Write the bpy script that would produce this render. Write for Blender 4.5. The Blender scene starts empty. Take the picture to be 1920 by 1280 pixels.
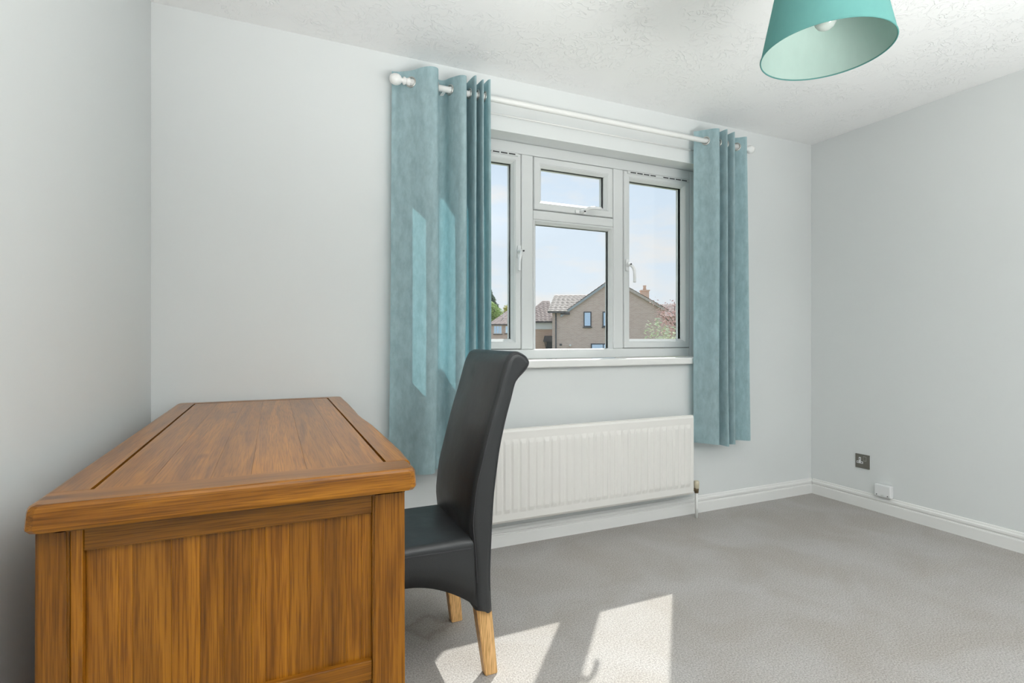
import bpy, bmesh, math, random
from mathutils import Vector, Matrix
random.seed(7)
sc = bpy.context.scene
COL = sc.collection

# ------------------------------------------------------------------ camera
EYE = 1.0421
YAW = math.radians(24.127)
cd = bpy.data.cameras.new('camera')
cam = bpy.data.objects.new('camera', cd); COL.objects.link(cam)
cam.location = (0, 0, EYE); cam.rotation_euler = (math.pi/2, 0, -YAW)
cd.sensor_width = 36.0; cd.lens = 998/1920*36; cd.shift_y = -6/1920; cd.clip_start = 0.02; cd.clip_end = 600
sc.camera = cam

# ------------------------------------------------------------------ sky
w = bpy.data.worlds.new('sky'); sc.world = w; w.use_nodes = True
nt = w.node_tree; nt.nodes.clear()
def wn(t, **k):
    n = nt.nodes.new(t)
    for a, b in k.items(): setattr(n, a, b)
    return n
tc = wn('ShaderNodeTexCoord'); mp = wn('ShaderNodeMapping'); mp.inputs['Scale'].default_value = (1, 1, 3.2)
nz = wn('ShaderNodeTexNoise'); nz.inputs['Scale'].default_value = 5.5; nz.inputs['Detail'].default_value = 6; nz.inputs['Roughness'].default_value = .55
cr = wn('ShaderNodeValToRGB'); cr.color_ramp.elements[0].position = .46; cr.color_ramp.elements[1].position = .72
sx = wn('ShaderNodeSeparateXYZ'); gr = wn('ShaderNodeValToRGB')
gr.color_ramp.elements[0].position = 0; gr.color_ramp.elements[0].color = (.84, .90, .97, 1)
gr.color_ramp.elements[1].position = .55; gr.color_ramp.elements[1].color = (.60, .77, .99, 1)
mx = wn('ShaderNodeMixRGB'); mx.inputs[2].default_value = (.93, .89, .87, 1)
bg = wn('ShaderNodeBackground'); bg.inputs['Strength'].default_value = 1.0
ow = wn('ShaderNodeOutputWorld')
L = nt.links.new
L(tc.outputs['Generated'], mp.inputs['Vector']); L(mp.outputs[0], nz.inputs['Vector']); L(nz.outputs['Fac'], cr.inputs[0])
L(tc.outputs['Generated'], sx.inputs[0]); L(sx.outputs['Z'], gr.inputs[0])
L(gr.outputs[0], mx.inputs[1]); L(cr.outputs[0], mx.inputs[0]); L(mx.outputs[0], bg.inputs['Color']); L(bg.outputs[0], ow.inputs[0])

# ------------------------------------------------------------------ sun, and an added, unseen fill light behind the viewer, aimed up at the ceiling
def light(name, typ, loc, rot, energy, color=(1, 1, 1)):
    d = bpy.data.lights.new(name, typ); d.energy = energy; d.color = color
    o = bpy.data.objects.new(name, d); COL.objects.link(o); o.location = loc; o.rotation_euler = rot
    return o
SUN_EL = math.radians(43.8)
sd = Vector((-.895, -1, 0)).normalized() * math.cos(SUN_EL) + Vector((0, 0, -math.sin(SUN_EL)))
sun = light('sun', 'SUN', (10, 14, 14), (0, 0, 0), 5.4, (1, .965, .92))
sun.rotation_euler = sd.to_track_quat('-Z', 'Y').to_euler(); sun.data.angle = math.radians(.53)
rl = light('ceiling_fill_light', 'AREA', (1.12, -1.25, .40), (math.pi/2+math.radians(69), 0, 0), 110, (.99, 1, .985))
rl.data.spread = math.radians(104); rl.data.shape = 'RECTANGLE'; rl.data.size = 2.5; rl.data.size_y = 1.0

vs = sc.view_settings
vs.view_transform = 'Standard'; vs.look = 'None'; vs.gamma = 1.0; vs.use_curve_mapping = False
vs.exposure = 0.0

# ------------------------------------------------------------------ materials
def mat(name):
    m = bpy.data.materials.new(name); m.use_nodes = True
    return m, m.node_tree, m.node_tree.nodes['Principled BSDF']
def add(t, typ, **k):
    n = t.nodes.new(typ)
    for a, b in k.items():
        if a in n.inputs.keys() and not hasattr(n, a): n.inputs[a].default_value = b
        elif hasattr(n, a): setattr(n, a, b)
        else: n.inputs[a].default_value = b
    return n
def simple(name, col, rough=.5, metal=0, bump=None, vary=0, coat=0, spec=None):
    m, t, p = mat(name)
    p.inputs['Base Color'].default_value = (*col, 1); p.inputs['Roughness'].default_value = rough; p.inputs['Metallic'].default_value = metal
    if spec is not None: p.inputs['Specular IOR Level'].default_value = spec
    if coat: p.inputs['Coat Weight'].default_value = coat; p.inputs['Coat Roughness'].default_value = .15
    tc = add(t, 'ShaderNodeTexCoord')
    if bump:
        n = add(t, 'ShaderNodeTexNoise'); n.inputs['Scale'].default_value = bump[0]; n.inputs['Detail'].default_value = 3
        b = add(t, 'ShaderNodeBump'); b.inputs['Strength'].default_value = bump[1]; b.inputs['Distance'].default_value = bump[2]
        t.links.new(tc.outputs['Object'], n.inputs['Vector']); t.links.new(n.outputs['Fac'], b.inputs['Height']); t.links.new(b.outputs[0], p.inputs['Normal'])
    if vary:
        n = add(t, 'ShaderNodeTexNoise'); n.inputs['Scale'].default_value = 6; n.inputs['Detail'].default_value = 4
        r = add(t, 'ShaderNodeMixRGB'); r.inputs[1].default_value = (*[c*(1-vary) for c in col], 1); r.inputs[2].default_value = (*[min(1, c*(1+vary)) for c in col], 1)
        t.links.new(tc.outputs['Object'], n.inputs['Vector']); t.links.new(n.outputs['Fac'], r.inputs[0]); t.links.new(r.outputs[0], p.inputs['Base Color'])
    return m

def wood(name, axis, light_c, dark_c, rough=.34, coat=.5, knots=.8):
    """oak with grain along the given axis; obj.color[0] sets the tone of each board"""
    m, t, p = mat(name); k = t.links.new
    tc = add(t, 'ShaderNodeTexCoord'); oi = add(t, 'ShaderNodeObjectInfo')
    sep = add(t, 'ShaderNodeSeparateXYZ'); k(oi.outputs['Color'], sep.inputs[0])
    off = add(t, 'ShaderNodeMath', operation='MULTIPLY'); k(sep.outputs['Y'], off.inputs[0]); off.inputs[1].default_value = 37.0
    cmb = add(t, 'ShaderNodeCombineXYZ'); k(off.outputs[0], cmb.inputs[0]); k(off.outputs[0], cmb.inputs[1]); k(off.outputs[0], cmb.inputs[2])
    va = add(t, 'ShaderNodeVectorMath', operation='ADD'); k(tc.outputs['Object'], va.inputs[0]); k(cmb.outputs[0], va.inputs[1])
    mp = add(t, 'ShaderNodeMapping'); s = [16, 16, 16]; s[axis] = 1.0; mp.inputs['Scale'].default_value = s; k(va.outputs[0], mp.inputs['Vector'])
    n1 = add(t, 'ShaderNodeTexNoise'); n1.inputs['Scale'].default_value = 1.6; n1.inputs['Detail'].default_value = 5; n1.inputs['Distortion'].default_value = 1.1
    k(mp.outputs[0], n1.inputs['Vector'])
    mp2 = add(t, 'ShaderNodeMapping'); s2 = [210, 210, 210]; s2[axis] = 5.0; mp2.inputs['Scale'].default_value = s2; k(va.outputs[0], mp2.inputs['Vector'])
    n2 = add(t, 'ShaderNodeTexNoise'); n2.inputs['Scale'].default_value = 2.0; n2.inputs['Detail'].default_value = 3; k(mp2.outputs[0], n2.inputs['Vector'])
    r1 = add(t, 'ShaderNodeValToRGB'); r1.color_ramp.elements[0].position = .32; r1.color_ramp.elements[1].position = .72
    r1.color_ramp.elements[0].color = (*dark_c, 1); r1.color_ramp.elements[1].color = (*light_c, 1); k(n1.outputs['Fac'], r1.inputs[0])
    r2 = add(t, 'ShaderNodeValToRGB'); r2.color_ramp.elements[0].position = .36; r2.color_ramp.elements[1].position = .56
    r2.color_ramp.elements[0].color = (.60, .54, .42, 1); r2.color_ramp.elements[1].color = (1, 1, 1, 1); k(n2.outputs['Fac'], r2.inputs[0])
    m1 = add(t, 'ShaderNodeMixRGB', blend_type='MULTIPLY'); m1.inputs[0].default_value = 1; k(r1.outputs[0], m1.inputs[1]); k(r2.outputs[0], m1.inputs[2])
    mk = add(t, 'ShaderNodeMapping'); sk = [9, 9, 9]; sk[axis] = 3.5; mk.inputs['Scale'].default_value = sk; k(va.outputs[0], mk.inputs['Vector'])
    vo = add(t, 'ShaderNodeTexVoronoi'); vo.inputs['Scale'].default_value = 1.0; k(mk.outputs[0], vo.inputs['Vector'])
    rk = add(t, 'ShaderNodeValToRGB'); rk.color_ramp.elements[0].position = .045; rk.color_ramp.elements[1].position = .13
    rk.color_ramp.elements[0].color = (.45, .36, .28, 1); rk.color_ramp.elements[1].color = (1, 1, 1, 1); k(vo.outputs['Distance'], rk.inputs[0])
    m2 = add(t, 'ShaderNodeMixRGB', blend_type='MULTIPLY'); m2.inputs[0].default_value = knots; k(m1.outputs[0], m2.inputs[1]); k(rk.outputs[0], m2.inputs[2])
    m3 = add(t, 'ShaderNodeMixRGB', blend_type='MULTIPLY'); m3.inputs[0].default_value = 1; k(m2.outputs[0], m3.inputs[1])
    gcmb = add(t, 'ShaderNodeCombineXYZ'); k(sep.outputs['X'], gcmb.inputs[0]); k(sep.outputs['X'], gcmb.inputs[1]); k(sep.outputs['X'], gcmb.inputs[2]); k(gcmb.outputs[0], m3.inputs[2])
    k(m3.outputs[0], p.inputs['Base Color'])
    p.inputs['Roughness'].default_value = rough; p.inputs['Specular IOR Level'].default_value = .15
    p.inputs['Coat Weight'].default_value = coat; p.inputs['Coat Roughness'].default_value = .28
    b = add(t, 'ShaderNodeBump'); b.inputs['Strength'].default_value = .12; b.inputs['Distance'].default_value = .001; k(n2.outputs['Fac'], b.inputs['Height']); k(b.outputs[0], p.inputs['Normal'])
    return m

OAK_L, OAK_D = (.44, .172, .010), (.20, .069, .003)
oak = [wood('oak_grain_%s' % a, i, OAK_L, OAK_D) for i, a in enumerate('xyz')]
beech = wood('beech', 2, (.86, .54, .25), (.78, .47, .20), .4, 0, 0)

def wall_mat(name, col):
    m, t, p = mat(name); k = t.links.new
    p.inputs['Base Color'].default_value = (*col, 1); p.inputs['Roughness'].default_value = .75; p.inputs['Specular IOR Level'].default_value = .25
    tc = add(t, 'ShaderNodeTexCoord'); n = add(t, 'ShaderNodeTexNoise'); n.inputs['Scale'].default_value = 160; n.inputs['Detail'].default_value = 2
    b = add(t, 'ShaderNodeBump'); b.inputs['Strength'].default_value = .04; b.inputs['Distance'].default_value = .001
    k(tc.outputs['Object'], n.inputs['Vector']); k(n.outputs['Fac'], b.inputs['Height']); k(b.outputs[0], p.inputs['Normal'])
    return m
M = {}
M['wall'] = wall_mat('painted_plaster', (.73, .75, .745))
def ceiling_mat():
    m, t, p = mat('textured_ceiling_plaster'); k = t.links.new
    p.inputs['Base Color'].default_value = (.90, .905, .90, 1); p.inputs['Roughness'].default_value = .7
    tc = add(t, 'ShaderNodeTexCoord')
    n = add(t, 'ShaderNodeTexNoise'); n.inputs['Scale'].default_value = 15; n.inputs['Detail'].default_value = 1.5; n.inputs['Distortion'].default_value = 2.2
    r = add(t, 'ShaderNodeValToRGB'); e = r.color_ramp.elements
    e[0].position = .47; e[0].color = (0, 0, 0, 1); e[1].position = .53; e[1].color = (0, 0, 0, 1); q = e.new(.50); q.color = (1, 1, 1, 1)
    n2 = add(t, 'ShaderNodeTexNoise'); n2.inputs['Scale'].default_value = 6; r2 = add(t, 'ShaderNodeValToRGB'); r2.color_ramp.elements[0].position = .36; r2.color_ramp.elements[1].position = .62
    mm = add(t, 'ShaderNodeMath', operation='MULTIPLY')
    b = add(t, 'ShaderNodeBump'); b.inputs['Strength'].default_value = .55; b.inputs['Distance'].default_value = .004
    k(tc.outputs['Object'], n.inputs['Vector']); k(tc.outputs['Object'], n2.inputs['Vector']); k(n.outputs['Fac'], r.inputs[0]); k(n2.outputs['Fac'], r2.inputs[0])
    k(r.outputs[0], mm.inputs[0]); k(r2.outputs[0], mm.inputs[1]); k(mm.outputs[0], b.inputs['Height']); k(b.outputs[0], p.inputs['Normal'])
    return m
M['ceiling'] = ceiling_mat()
def carpet_mat():
    m, t, p = mat('beige_carpet'); k = t.links.new
    tc = add(t, 'ShaderNodeTexCoord')
    n = add(t, 'ShaderNodeTexNoise'); n.inputs['Scale'].default_value = 190; n.inputs['Detail'].default_value = 3; n.inputs['Roughness'].default_value = .7
    r = add(t, 'ShaderNodeValToRGB'); r.color_ramp.elements[0].position = .33; r.color_ramp.elements[1].position = .68
    r.color_ramp.elements[0].color = (.315, .298, .283, 1); r.color_ramp.elements[1].color = (.605, .585, .565, 1)
    n2 = add(t, 'ShaderNodeTexNoise'); n2.inputs['Scale'].default_value = 3.2; n2.inputs['Detail'].default_value = 4; n2.inputs['Distortion'].default_value = .8
    r2 = add(t, 'ShaderNodeValToRGB'); r2.color_ramp.elements[0].position = .36; r2.color_ramp.elements[1].position = .66
    r2.color_ramp.elements[0].color = (.90, .875, .84, 1); r2.color_ramp.elements[1].color = (1, 1, 1, 1)
    mu = add(t, 'ShaderNodeMixRGB', blend_type='MULTIPLY'); mu.inputs[0].default_value = 1
    b = add(t, 'ShaderNodeBump'); b.inputs['Strength'].default_value = .55; b.inputs['Distance'].default_value = .006
    k(tc.outputs['Object'], n.inputs['Vector']); k(tc.outputs['Object'], n2.inputs['Vector']); k(n.outputs['Fac'], r.inputs[0]); k(n2.outputs['Fac'], r2.inputs[0])
    # square mark pressed into the pile by an old furniture foot
    mp = add(t, 'ShaderNodeMapping', vector_type='TEXTURE'); mp.inputs['Location'].default_value = (.530, 1.903, 0); mp.inputs['Rotation'].default_value = (0, 0, math.radians(29))
    va = add(t, 'ShaderNodeVectorMath', operation='ABSOLUTE'); sp = add(t, 'ShaderNodeSeparateXYZ'); mxx = add(t, 'ShaderNodeMath', operation='MAXIMUM')
    rg = add(t, 'ShaderNodeValToRGB'); e = rg.color_ramp.elements
    e[0].position = .036; e[0].color = (.90, .885, .865, 1); e[1].position = .076; e[1].color = (1, 1, 1, 1); q = e.new(.054); q.color = (.79, .76, .73, 1)
    m4 = add(t, 'ShaderNodeMixRGB', blend_type='MULTIPLY'); m4.inputs[0].default_value = 1
    nd = add(t, 'ShaderNodeTexNoise'); nd.inputs['Scale'].default_value = 22; vm = add(t, 'ShaderNodeVectorMath', operation='MULTIPLY_ADD'); vm.inputs[1].default_value = (.045, .045, 0); k(tc.outputs['Object'], nd.inputs['Vector']); k(nd.outputs['Color'], vm.inputs[0]); k(tc.outputs['Object'], vm.inputs[2])
    k(vm.outputs[0], mp.inputs['Vector']); k(mp.outputs[0], va.inputs[0]); k(va.outputs[0], sp.inputs[0]); k(sp.outputs['X'], mxx.inputs[0]); k(sp.outputs['Y'], mxx.inputs[1]); k(mxx.outputs[0], rg.inputs[0])
    k(r.outputs[0], mu.inputs[1]); k(r2.outputs[0], mu.inputs[2]); k(mu.outputs[0], m4.inputs[1]); k(rg.outputs[0], m4.inputs[2]); k(m4.outputs[0], p.inputs['Base Color'])
    k(n.outputs['Fac'], b.inputs['Height']); k(b.outputs[0], p.inputs['Normal'])
    p.inputs['Roughness'].default_value = .95; p.inputs['Specular IOR Level'].default_value = .1
    return m
M['carpet'] = carpet_mat()
M['gloss_white'] = simple('white_gloss_paint', (.82, .82, .80), .35)
M['upvc'] = simple('white_plastic_frame', (.66, .675, .67), .28)
M['handle'] = simple('white_handle_enamel', (.80, .81, .81), .25)
M['spacer'] = simple('dark_spacer_bar', (.13, .22, .30), .5)
M['dark'] = simple('dark_slot', (.03, .03, .032), .6)
M['rad'] = simple('radiator_enamel', (.82, .80, .765), .38)
M['chrome'] = simple('brushed_nickel', (.62, .61, .58), .3, 1)
M['steel'] = simple('dark_brushed_steel', (.20, .19, .165), .42, .7)
M['brass'] = simple('dark_brass', (.16, .12, .07), .4, .8)
M['cream'] = simple('cream_plastic', (.66, .60, .45), .45)
M['white_pl'] = simple('white_plastic', (.80, .81, .81), .35)
def glass_mat():
    m = bpy.data.materials.new('window_glass'); m.use_nodes = True; t = m.node_tree; t.nodes.clear(); k = t.links.new
    o = add(t, 'ShaderNodeOutputMaterial'); a = add(t, 'ShaderNodeBsdfTransparent'); a.inputs[0].default_value = (.97, .985, .98, 1)
    g = add(t, 'ShaderNodeBsdfGlossy'); g.inputs['Roughness'].default_value = .02
    x = add(t, 'ShaderNodeMixShader'); x.inputs[0].default_value = .025
    k(a.outputs[0], x.inputs[1]); k(g.outputs[0], x.inputs[2]); k(x.outputs[0], o.inputs[0])
    return m
M['glass'] = glass_mat()
def cloth_mat(name, col, tcol, tw, weave=900, mottle=.14, rough=.85):
    m = bpy.data.materials.new(name); m.use_nodes = True; t = m.node_tree; t.nodes.clear(); k = t.links.new
    o = add(t, 'ShaderNodeOutputMaterial'); tc = add(t, 'ShaderNodeTexCoord')
    mpp = add(t, 'ShaderNodeMapping'); mpp.inputs['Scale'].default_value = (1, 1, .45); k(tc.outputs['Object'], mpp.inputs['Vector'])
    n = add(t, 'ShaderNodeTexNoise'); n.inputs['Scale'].default_value = 38; n.inputs['Detail'].default_value = 6; n.inputs['Roughness'].default_value = .65; k(mpp.outputs[0], n.inputs['Vector'])
    r = add(t, 'ShaderNodeMixRGB'); r.inputs[1].default_value = (*[c*(1-mottle) for c in col], 1); r.inputs[2].default_value = (*[c*(1+mottle) for c in col], 1)
    rr = add(t, 'ShaderNodeValToRGB'); rr.color_ramp.elements[0].position = .35; rr.color_ramp.elements[1].position = .65
    k(n.outputs['Fac'], rr.inputs[0]); k(rr.outputs[0], r.inputs[0])
    b = add(t, 'ShaderNodeBump'); b.inputs['Strength'].default_value = .15; b.inputs['Distance'].default_value = .001
    nw = add(t, 'ShaderNodeTexNoise'); nw.inputs['Scale'].default_value = weave; k(tc.outputs['Object'], nw.inputs['Vector']); k(nw.outputs['Fac'], b.inputs['Height'])
    d = add(t, 'ShaderNodeBsdfPrincipled'); d.inputs['Roughness'].default_value = rough; d.inputs['Specular IOR Level'].default_value = .25
    k(r.outputs[0], d.inputs['Base Color']); k(b.outputs[0], d.inputs['Normal'])
    tr = add(t, 'ShaderNodeBsdfTranslucent'); tr.inputs[0].default_value = (*tcol, 1)
    x = add(t, 'ShaderNodeMixShader'); x.inputs[0].default_value = tw
    k(d.outputs[0], x.inputs[1]); k(tr.outputs[0], x.inputs[2]); k(x.outputs[0], o.inputs[0])
    return m
M['curtain'] = cloth_mat('duck_egg_curtain_cloth', (.45, .59, .615), (.17, .40, .46), .36)
M['shade_out'] = cloth_mat('turquoise_lamp_cloth', (.130, .325, .305), (.15, .42, .38), .30, 700, .03)
M['shade_in'] = cloth_mat('pale_shade_lining', (.46, .58, .53), (.25, .58, .52), .25, 700, .02)
def leather_mat():
    m, t, p = mat('black_leather'); k = t.links.new
    p.inputs['Base Color'].default_value = (.030, .032, .034, 1); p.inputs['Roughness'].default_value = .40
    tc = add(t, 'ShaderNodeTexCoord'); v = add(t, 'ShaderNodeTexVoronoi'); v.inputs['Scale'].default_value = 420
    n = add(t, 'ShaderNodeTexNoise'); n.inputs['Scale'].default_value = 9; n.inputs['Detail'].default_value = 5
    b = add(t, 'ShaderNodeBump'); b.inputs['Strength'].default_value = .18; b.inputs['Distance'].default_value = .001
    b2 = add(t, 'ShaderNodeBump'); b2.inputs['Strength'].default_value = .16; b2.inputs['Distance'].default_value = .012
    rr = add(t, 'ShaderNodeMapRange'); rr.inputs['To Min'].default_value = .28; rr.inputs['To Max'].default_value = .44
    k(tc.outputs['Object'], v.inputs['Vector']); k(tc.outputs['Object'], n.inputs['Vector']); k(v.outputs['Distance'], b.inputs['Height'])
    k(n.outputs['Fac'], b2.inputs['Height']); k(b2.outputs[0], b.inputs['Normal']); k(b.outputs[0], p.inputs['Normal']); k(n.outputs['Fac'], rr.inputs['Value']); k(rr.outputs[0], p.inputs['Roughness'])
    return m
M['leather'] = leather_mat()
M['thread'] = simple('dark_thread', (.05, .05, .055), .7)
def brick_mat(name, c1, c2, mortar):
    m, t, p = mat(name); k = t.links.new
    tc = add(t, 'ShaderNodeTexCoord'); mp = add(t, 'ShaderNodeMapping'); mp.inputs['Rotation'].default_value = (math.pi/2, 0, 0)
    br = add(t, 'ShaderNodeTexBrick'); br.inputs['Scale'].default_value = 1.0; br.inputs['Brick Width'].default_value = .225; br.inputs['Row Height'].default_value = .075; br.inputs['Mortar Size'].default_value = .008
    br.inputs['Color1'].default_value = (*c1, 1); br.inputs['Color2'].default_value = (*c2, 1); br.inputs['Mortar'].default_value = (*mortar, 1)
    k(tc.outputs['Object'], mp.inputs['Vector']); k(mp.outputs[0], br.inputs['Vector']); k(br.outputs['Color'], p.inputs['Base Color'])
    b = add(t, 'ShaderNodeBump'); b.inputs['Strength'].default_value = .4; b.inputs['Distance'].default_value = .01; b.invert = True
    k(br.outputs['Fac'], b.inputs['Height']); k(b.outputs[0], p.inputs['Normal']); p.inputs['Roughness'].default_value = .9
    return m
M['brick'] = brick_mat('brown_brick', (.62, .45, .39), (.70, .54, .475), (.72, .65, .60))
M['brick_o'] = brick_mat('orange_brick', (.62, .40, .29), (.68, .47, .36), (.66, .58, .5))
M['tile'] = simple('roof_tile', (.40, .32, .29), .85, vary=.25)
M['tile_l'] = simple('pale_roof_tile', (.55, .48, .43), .85, vary=.25)  # paler tile colour for the right-hand slope, its verge and the wing roof
M['fascia'] = simple('painted_fascia', (.36, .40, .43), .5)
M['fascia_d'] = simple('dark_fascia', (.10, .095, .10), .5)
M['cladding'] = simple('white_cladding', (.84, .87, .88), .5)
M['extframe'] = simple('dark_window_frame', (.06, .07, .085), .4)
M['extwhite'] = simple('white_window_frame', (.8, .8, .8), .4)
M['extglass'] = simple('reflective_window_pane', (.45, .60, .75), .06, .9)
M['ground'] = simple('grass_and_paving', (.20, .22, .12), .95, vary=.3)
M['leaf_dark'] = simple('dark_conifer_needles', (.13, .19, .11), .8, vary=.3)
M['leaf_green'] = simple('bright_green_leaves', (.36, .50, .14), .75, vary=.3)
M['leaf_yellow'] = simple('yellow_green_leaves', (.60, .56, .16), .75, vary=.2)
M['leaf_red'] = simple('reddish_leaves', (.72, .46, .40), .75, vary=.3)
M['leaf_pale'] = simple('pale_variegated_leaves', (.62, .66, .42), .75, vary=.3)
M['bark'] = simple('bark', (.16, .12, .09), .9)

# ------------------------------------------------------------------ builders
def link(name, me, m=None, parent=None, smooth=False):
    o = bpy.data.objects.new(name, me); COL.objects.link(o)
    if m is not None: me.materials.append(m)
    if smooth:
        for p in me.polygons: p.use_smooth = True
    if parent is not None: o.parent = parent
    return o
def from_bm(name, bm, m=None, parent=None, smooth=False):
    bmesh.ops.recalc_face_normals(bm, faces=bm.faces)
    me = bpy.data.meshes.new(name); bm.to_mesh(me); bm.free()
    return link(name, me, m, parent, smooth)
def from_py(name, v, f, m=None, parent=None, smooth=False, fix=True):
    me = bpy.data.meshes.new(name); me.from_pydata(v, [], f); me.update()
    if fix:
        bm = bmesh.new(); bm.from_mesh(me); bmesh.ops.remove_doubles(bm, verts=bm.verts, dist=1e-6); bmesh.ops.recalc_face_normals(bm, faces=bm.faces); bm.to_mesh(me); bm.free()
    return link(name, me, m, parent, smooth)
def bm_box(bm, x0, x1, y0, y1, z0, z1, bev=0, seg=2):
    r = bmesh.ops.create_cube(bm, size=1); vs_ = r['verts']
    for v in vs_: v.co = Vector(((x0+x1)/2 + v.co.x*(x1-x0), (y0+y1)/2 + v.co.y*(y1-y0), (z0+z1)/2 + v.co.z*(z1-z0)))
    if bev:
        es = list({e for v in vs_ for e in v.link_edges})
        bmesh.ops.bevel(bm, geom=es, offset=bev, segments=seg, affect='EDGES', profile=.5)
def box(name, x0, x1, y0, y1, z0, z1, m, parent=None, bev=0, seg=2):
    bm = bmesh.new(); bm_box(bm, x0, x1, y0, y1, z0, z1, bev, seg)
    return from_bm(name, bm, m, parent)
def boxes(name, L_, m, parent=None, bev=0):
    bm = bmesh.new()
    for b in L_: bm_box(bm, *b, bev)
    return from_bm(name, bm, m, parent)
def tube(name, pts, rad, m, parent=None, n=12, closed=False, caps=True):
    """swept circle; rad a number or a list"""
    P = [Vector(p) for p in pts]; N = len(P); V = []; F = []
    up = None
    for i in range(N):
        a = P[(i-1) % N] if (i > 0 or closed) else P[0]; b = P[(i+1) % N] if (i < N-1 or closed) else P[-1]
        t = (b-a).normalized()
        if up is None: up = t.orthogonal().normalized()
        up = (up - t*up.dot(t)).normalized(); bi = t.cross(up)
        r = rad[i] if isinstance(rad, (list, tuple)) else rad
        for j in range(n):
            an = 2*math.pi*j/n; V.append(P[i] + up*math.cos(an)*r + bi*math.sin(an)*r)
    for i in range(N if closed else N-1):
        for j in range(n):
            F.append((i*n+j, i*n+(j+1) % n, ((i+1) % N)*n+(j+1) % n, ((i+1) % N)*n+j))
    if caps and not closed: F.append(tuple(range(n))); F.append(tuple((N-1)*n+j for j in range(n)))
    return from_py(name, V, F, m, parent, True)
def lathe(name, prof, m, parent=None, axis='z', at=(0, 0, 0), n=32, smooth=True):
    V = []; F = []
    for r, h_ in prof:
        for j in range(n):
            a = 2*math.pi*j/n; c, s = r*math.cos(a), r*math.sin(a)
            p = (c, s, h_) if axis == 'z' else ((h_, c, s) if axis == 'x' else (c, h_, s))
            V.append((p[0]+at[0], p[1]+at[1], p[2]+at[2]))
    for i in range(len(prof)-1):
        for j in range(n): F.append((i*n+j, i*n+(j+1) % n, (i+1)*n+(j+1) % n, (i+1)*n+j))
    if prof[0][0] > 1e-5: F.append(tuple(range(n)))
    if prof[-1][0] > 1e-5: F.append(tuple((len(prof)-1)*n+j for j in range(n)))
    return from_py(name, V, F, m, parent, smooth)
def prism(name, poly, axis, a0, a1, m, parent=None, bev=0):
    """extrude a 2D polygon along an axis (0,1,2)"""
    def P(q, a):
        q = list(q); q.insert(axis, a); return tuple(q)
    n = len(poly); V = [P(q, a0) for q in poly] + [P(q, a1) for q in poly]
    F = [tuple(range(n)), tuple(range(n, 2*n))] + [(i, (i+1) % n, n+(i+1) % n, n+i) for i in range(n)]
    o = from_py(name, V, F, m, parent)
    return o
def empty(name, loc=(0, 0, 0), rz=0):
    o = bpy.data.objects.new(name, None); COL.objects.link(o); o.location = loc; o.rotation_euler = (0, 0, rz); o.empty_display_size = .1
    return o
def tag(o, label, cat, group=None):
    o['label'] = label; o['category'] = cat
    if group: o['group'] = group
    return o
def struct(o, label=None, cat=None):
    o['kind'] = 'structure'
    if label: o['label'] = label
    if cat: o['category'] = cat
    return o
def re_origin(root, loc):
    """put an empty at a thing's base; children were modelled in world space"""
    root.location = loc
    for c in root.children: c.location = Vector(c.location) - Vector(loc)
def spline(P, per=8):
    P = [Vector(p) for p in P]; out = []
    for i in range(len(P)-1):
        p0 = P[max(i-1, 0)]; p1 = P[i]; p2 = P[i+1]; p3 = P[min(i+2, len(P)-1)]
        for k in range(per):
            t = k/per
            out.append(.5*((2*p1)+(p2-p0)*t+(2*p0-5*p1+4*p2-p3)*t*t+(3*p1-p0-3*p2+p3)*t**3))
    out.append(P[-1]); return out
def lerp_tab(T, x):
    if x <= T[0][0]: return T[0][1]
    for (a, b), (c, d) in zip(T, T[1:]):
        if x <= c:
            t = (x-a)/(c-a); return b+(d-b)*t
    return T[-1][1]

# ------------------------------------------------------------------ room shell
XL, XR, YB, YR, ZC = -.435, 3.325, 2.463, -1.70, 2.35      # left, right, window wall, rear wall, ceiling
WX0, WX1, WZ0, WZ1 = .655, 2.415, .925, 2.085              # window opening
WT = .19
struct(box('floor', XL-.2, XR+.2, YR-.2, YB+WT, -.12, 0, M['carpet']), 'beige cut pile carpet covering the whole bedroom floor', 'carpet')
struct(box('ceiling', XL-.2, XR+.2, YR-.2, YB+WT, ZC, ZC+.15, M['ceiling']), 'white ceiling with swirled textured plaster', 'ceiling')
struct(box('wall_left', XL-.2, XL, YR-.2, YB+WT, 0, ZC, M['wall']), 'white painted wall behind the oak desk', 'wall')
struct(box('wall_right', XR, XR+.2, YR-.2, YB+WT, 0, ZC, M['wall']), 'white painted wall with the dark metal socket', 'wall')
def wall_hole(name, x0, x1, y0, y1, z0, z1, hx0, hx1, hz0, hz1, m):
    xs = [x0, hx0, hx1, x1]; zs = [z0, hz0, hz1, z1]; V = []; F = []
    for y in (y0, y1):
        for z in zs:
            for x in xs: V.append((x, y, z))
    for s in (0, 16):
        for r in range(3):
            for c in range(3):
                if (r, c) != (1, 1): F.append((s+r*4+c, s+r*4+c+1, s+r*4+c+5, s+r*4+c+4))
    for a, b in ((5, 6), (6, 10), (10, 9), (9, 5)): F.append((a, b, b+16, a+16))
    per = [0, 1, 2, 3, 7, 11, 15, 14, 13, 12, 8, 4]
    for a, b in zip(per, per[1:]+per[:1]): F.append((a, b, b+16, a+16))
    return from_py(name, V, F, m)
struct(wall_hole('wall_back', XL, XR, YB, YB+WT, 0, ZC, WX0, WX1, WZ0-.035, WZ1, M['wall']), 'white painted wall with the curtained window', 'wall')
struct(wall_hole('wall_rear', XL, XR, YR-.2, YR, 0, ZC, .45, 3.05, .8, 2.15, M['wall']), 'white painted wall behind the viewer with an added window opening', 'wall')
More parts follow.
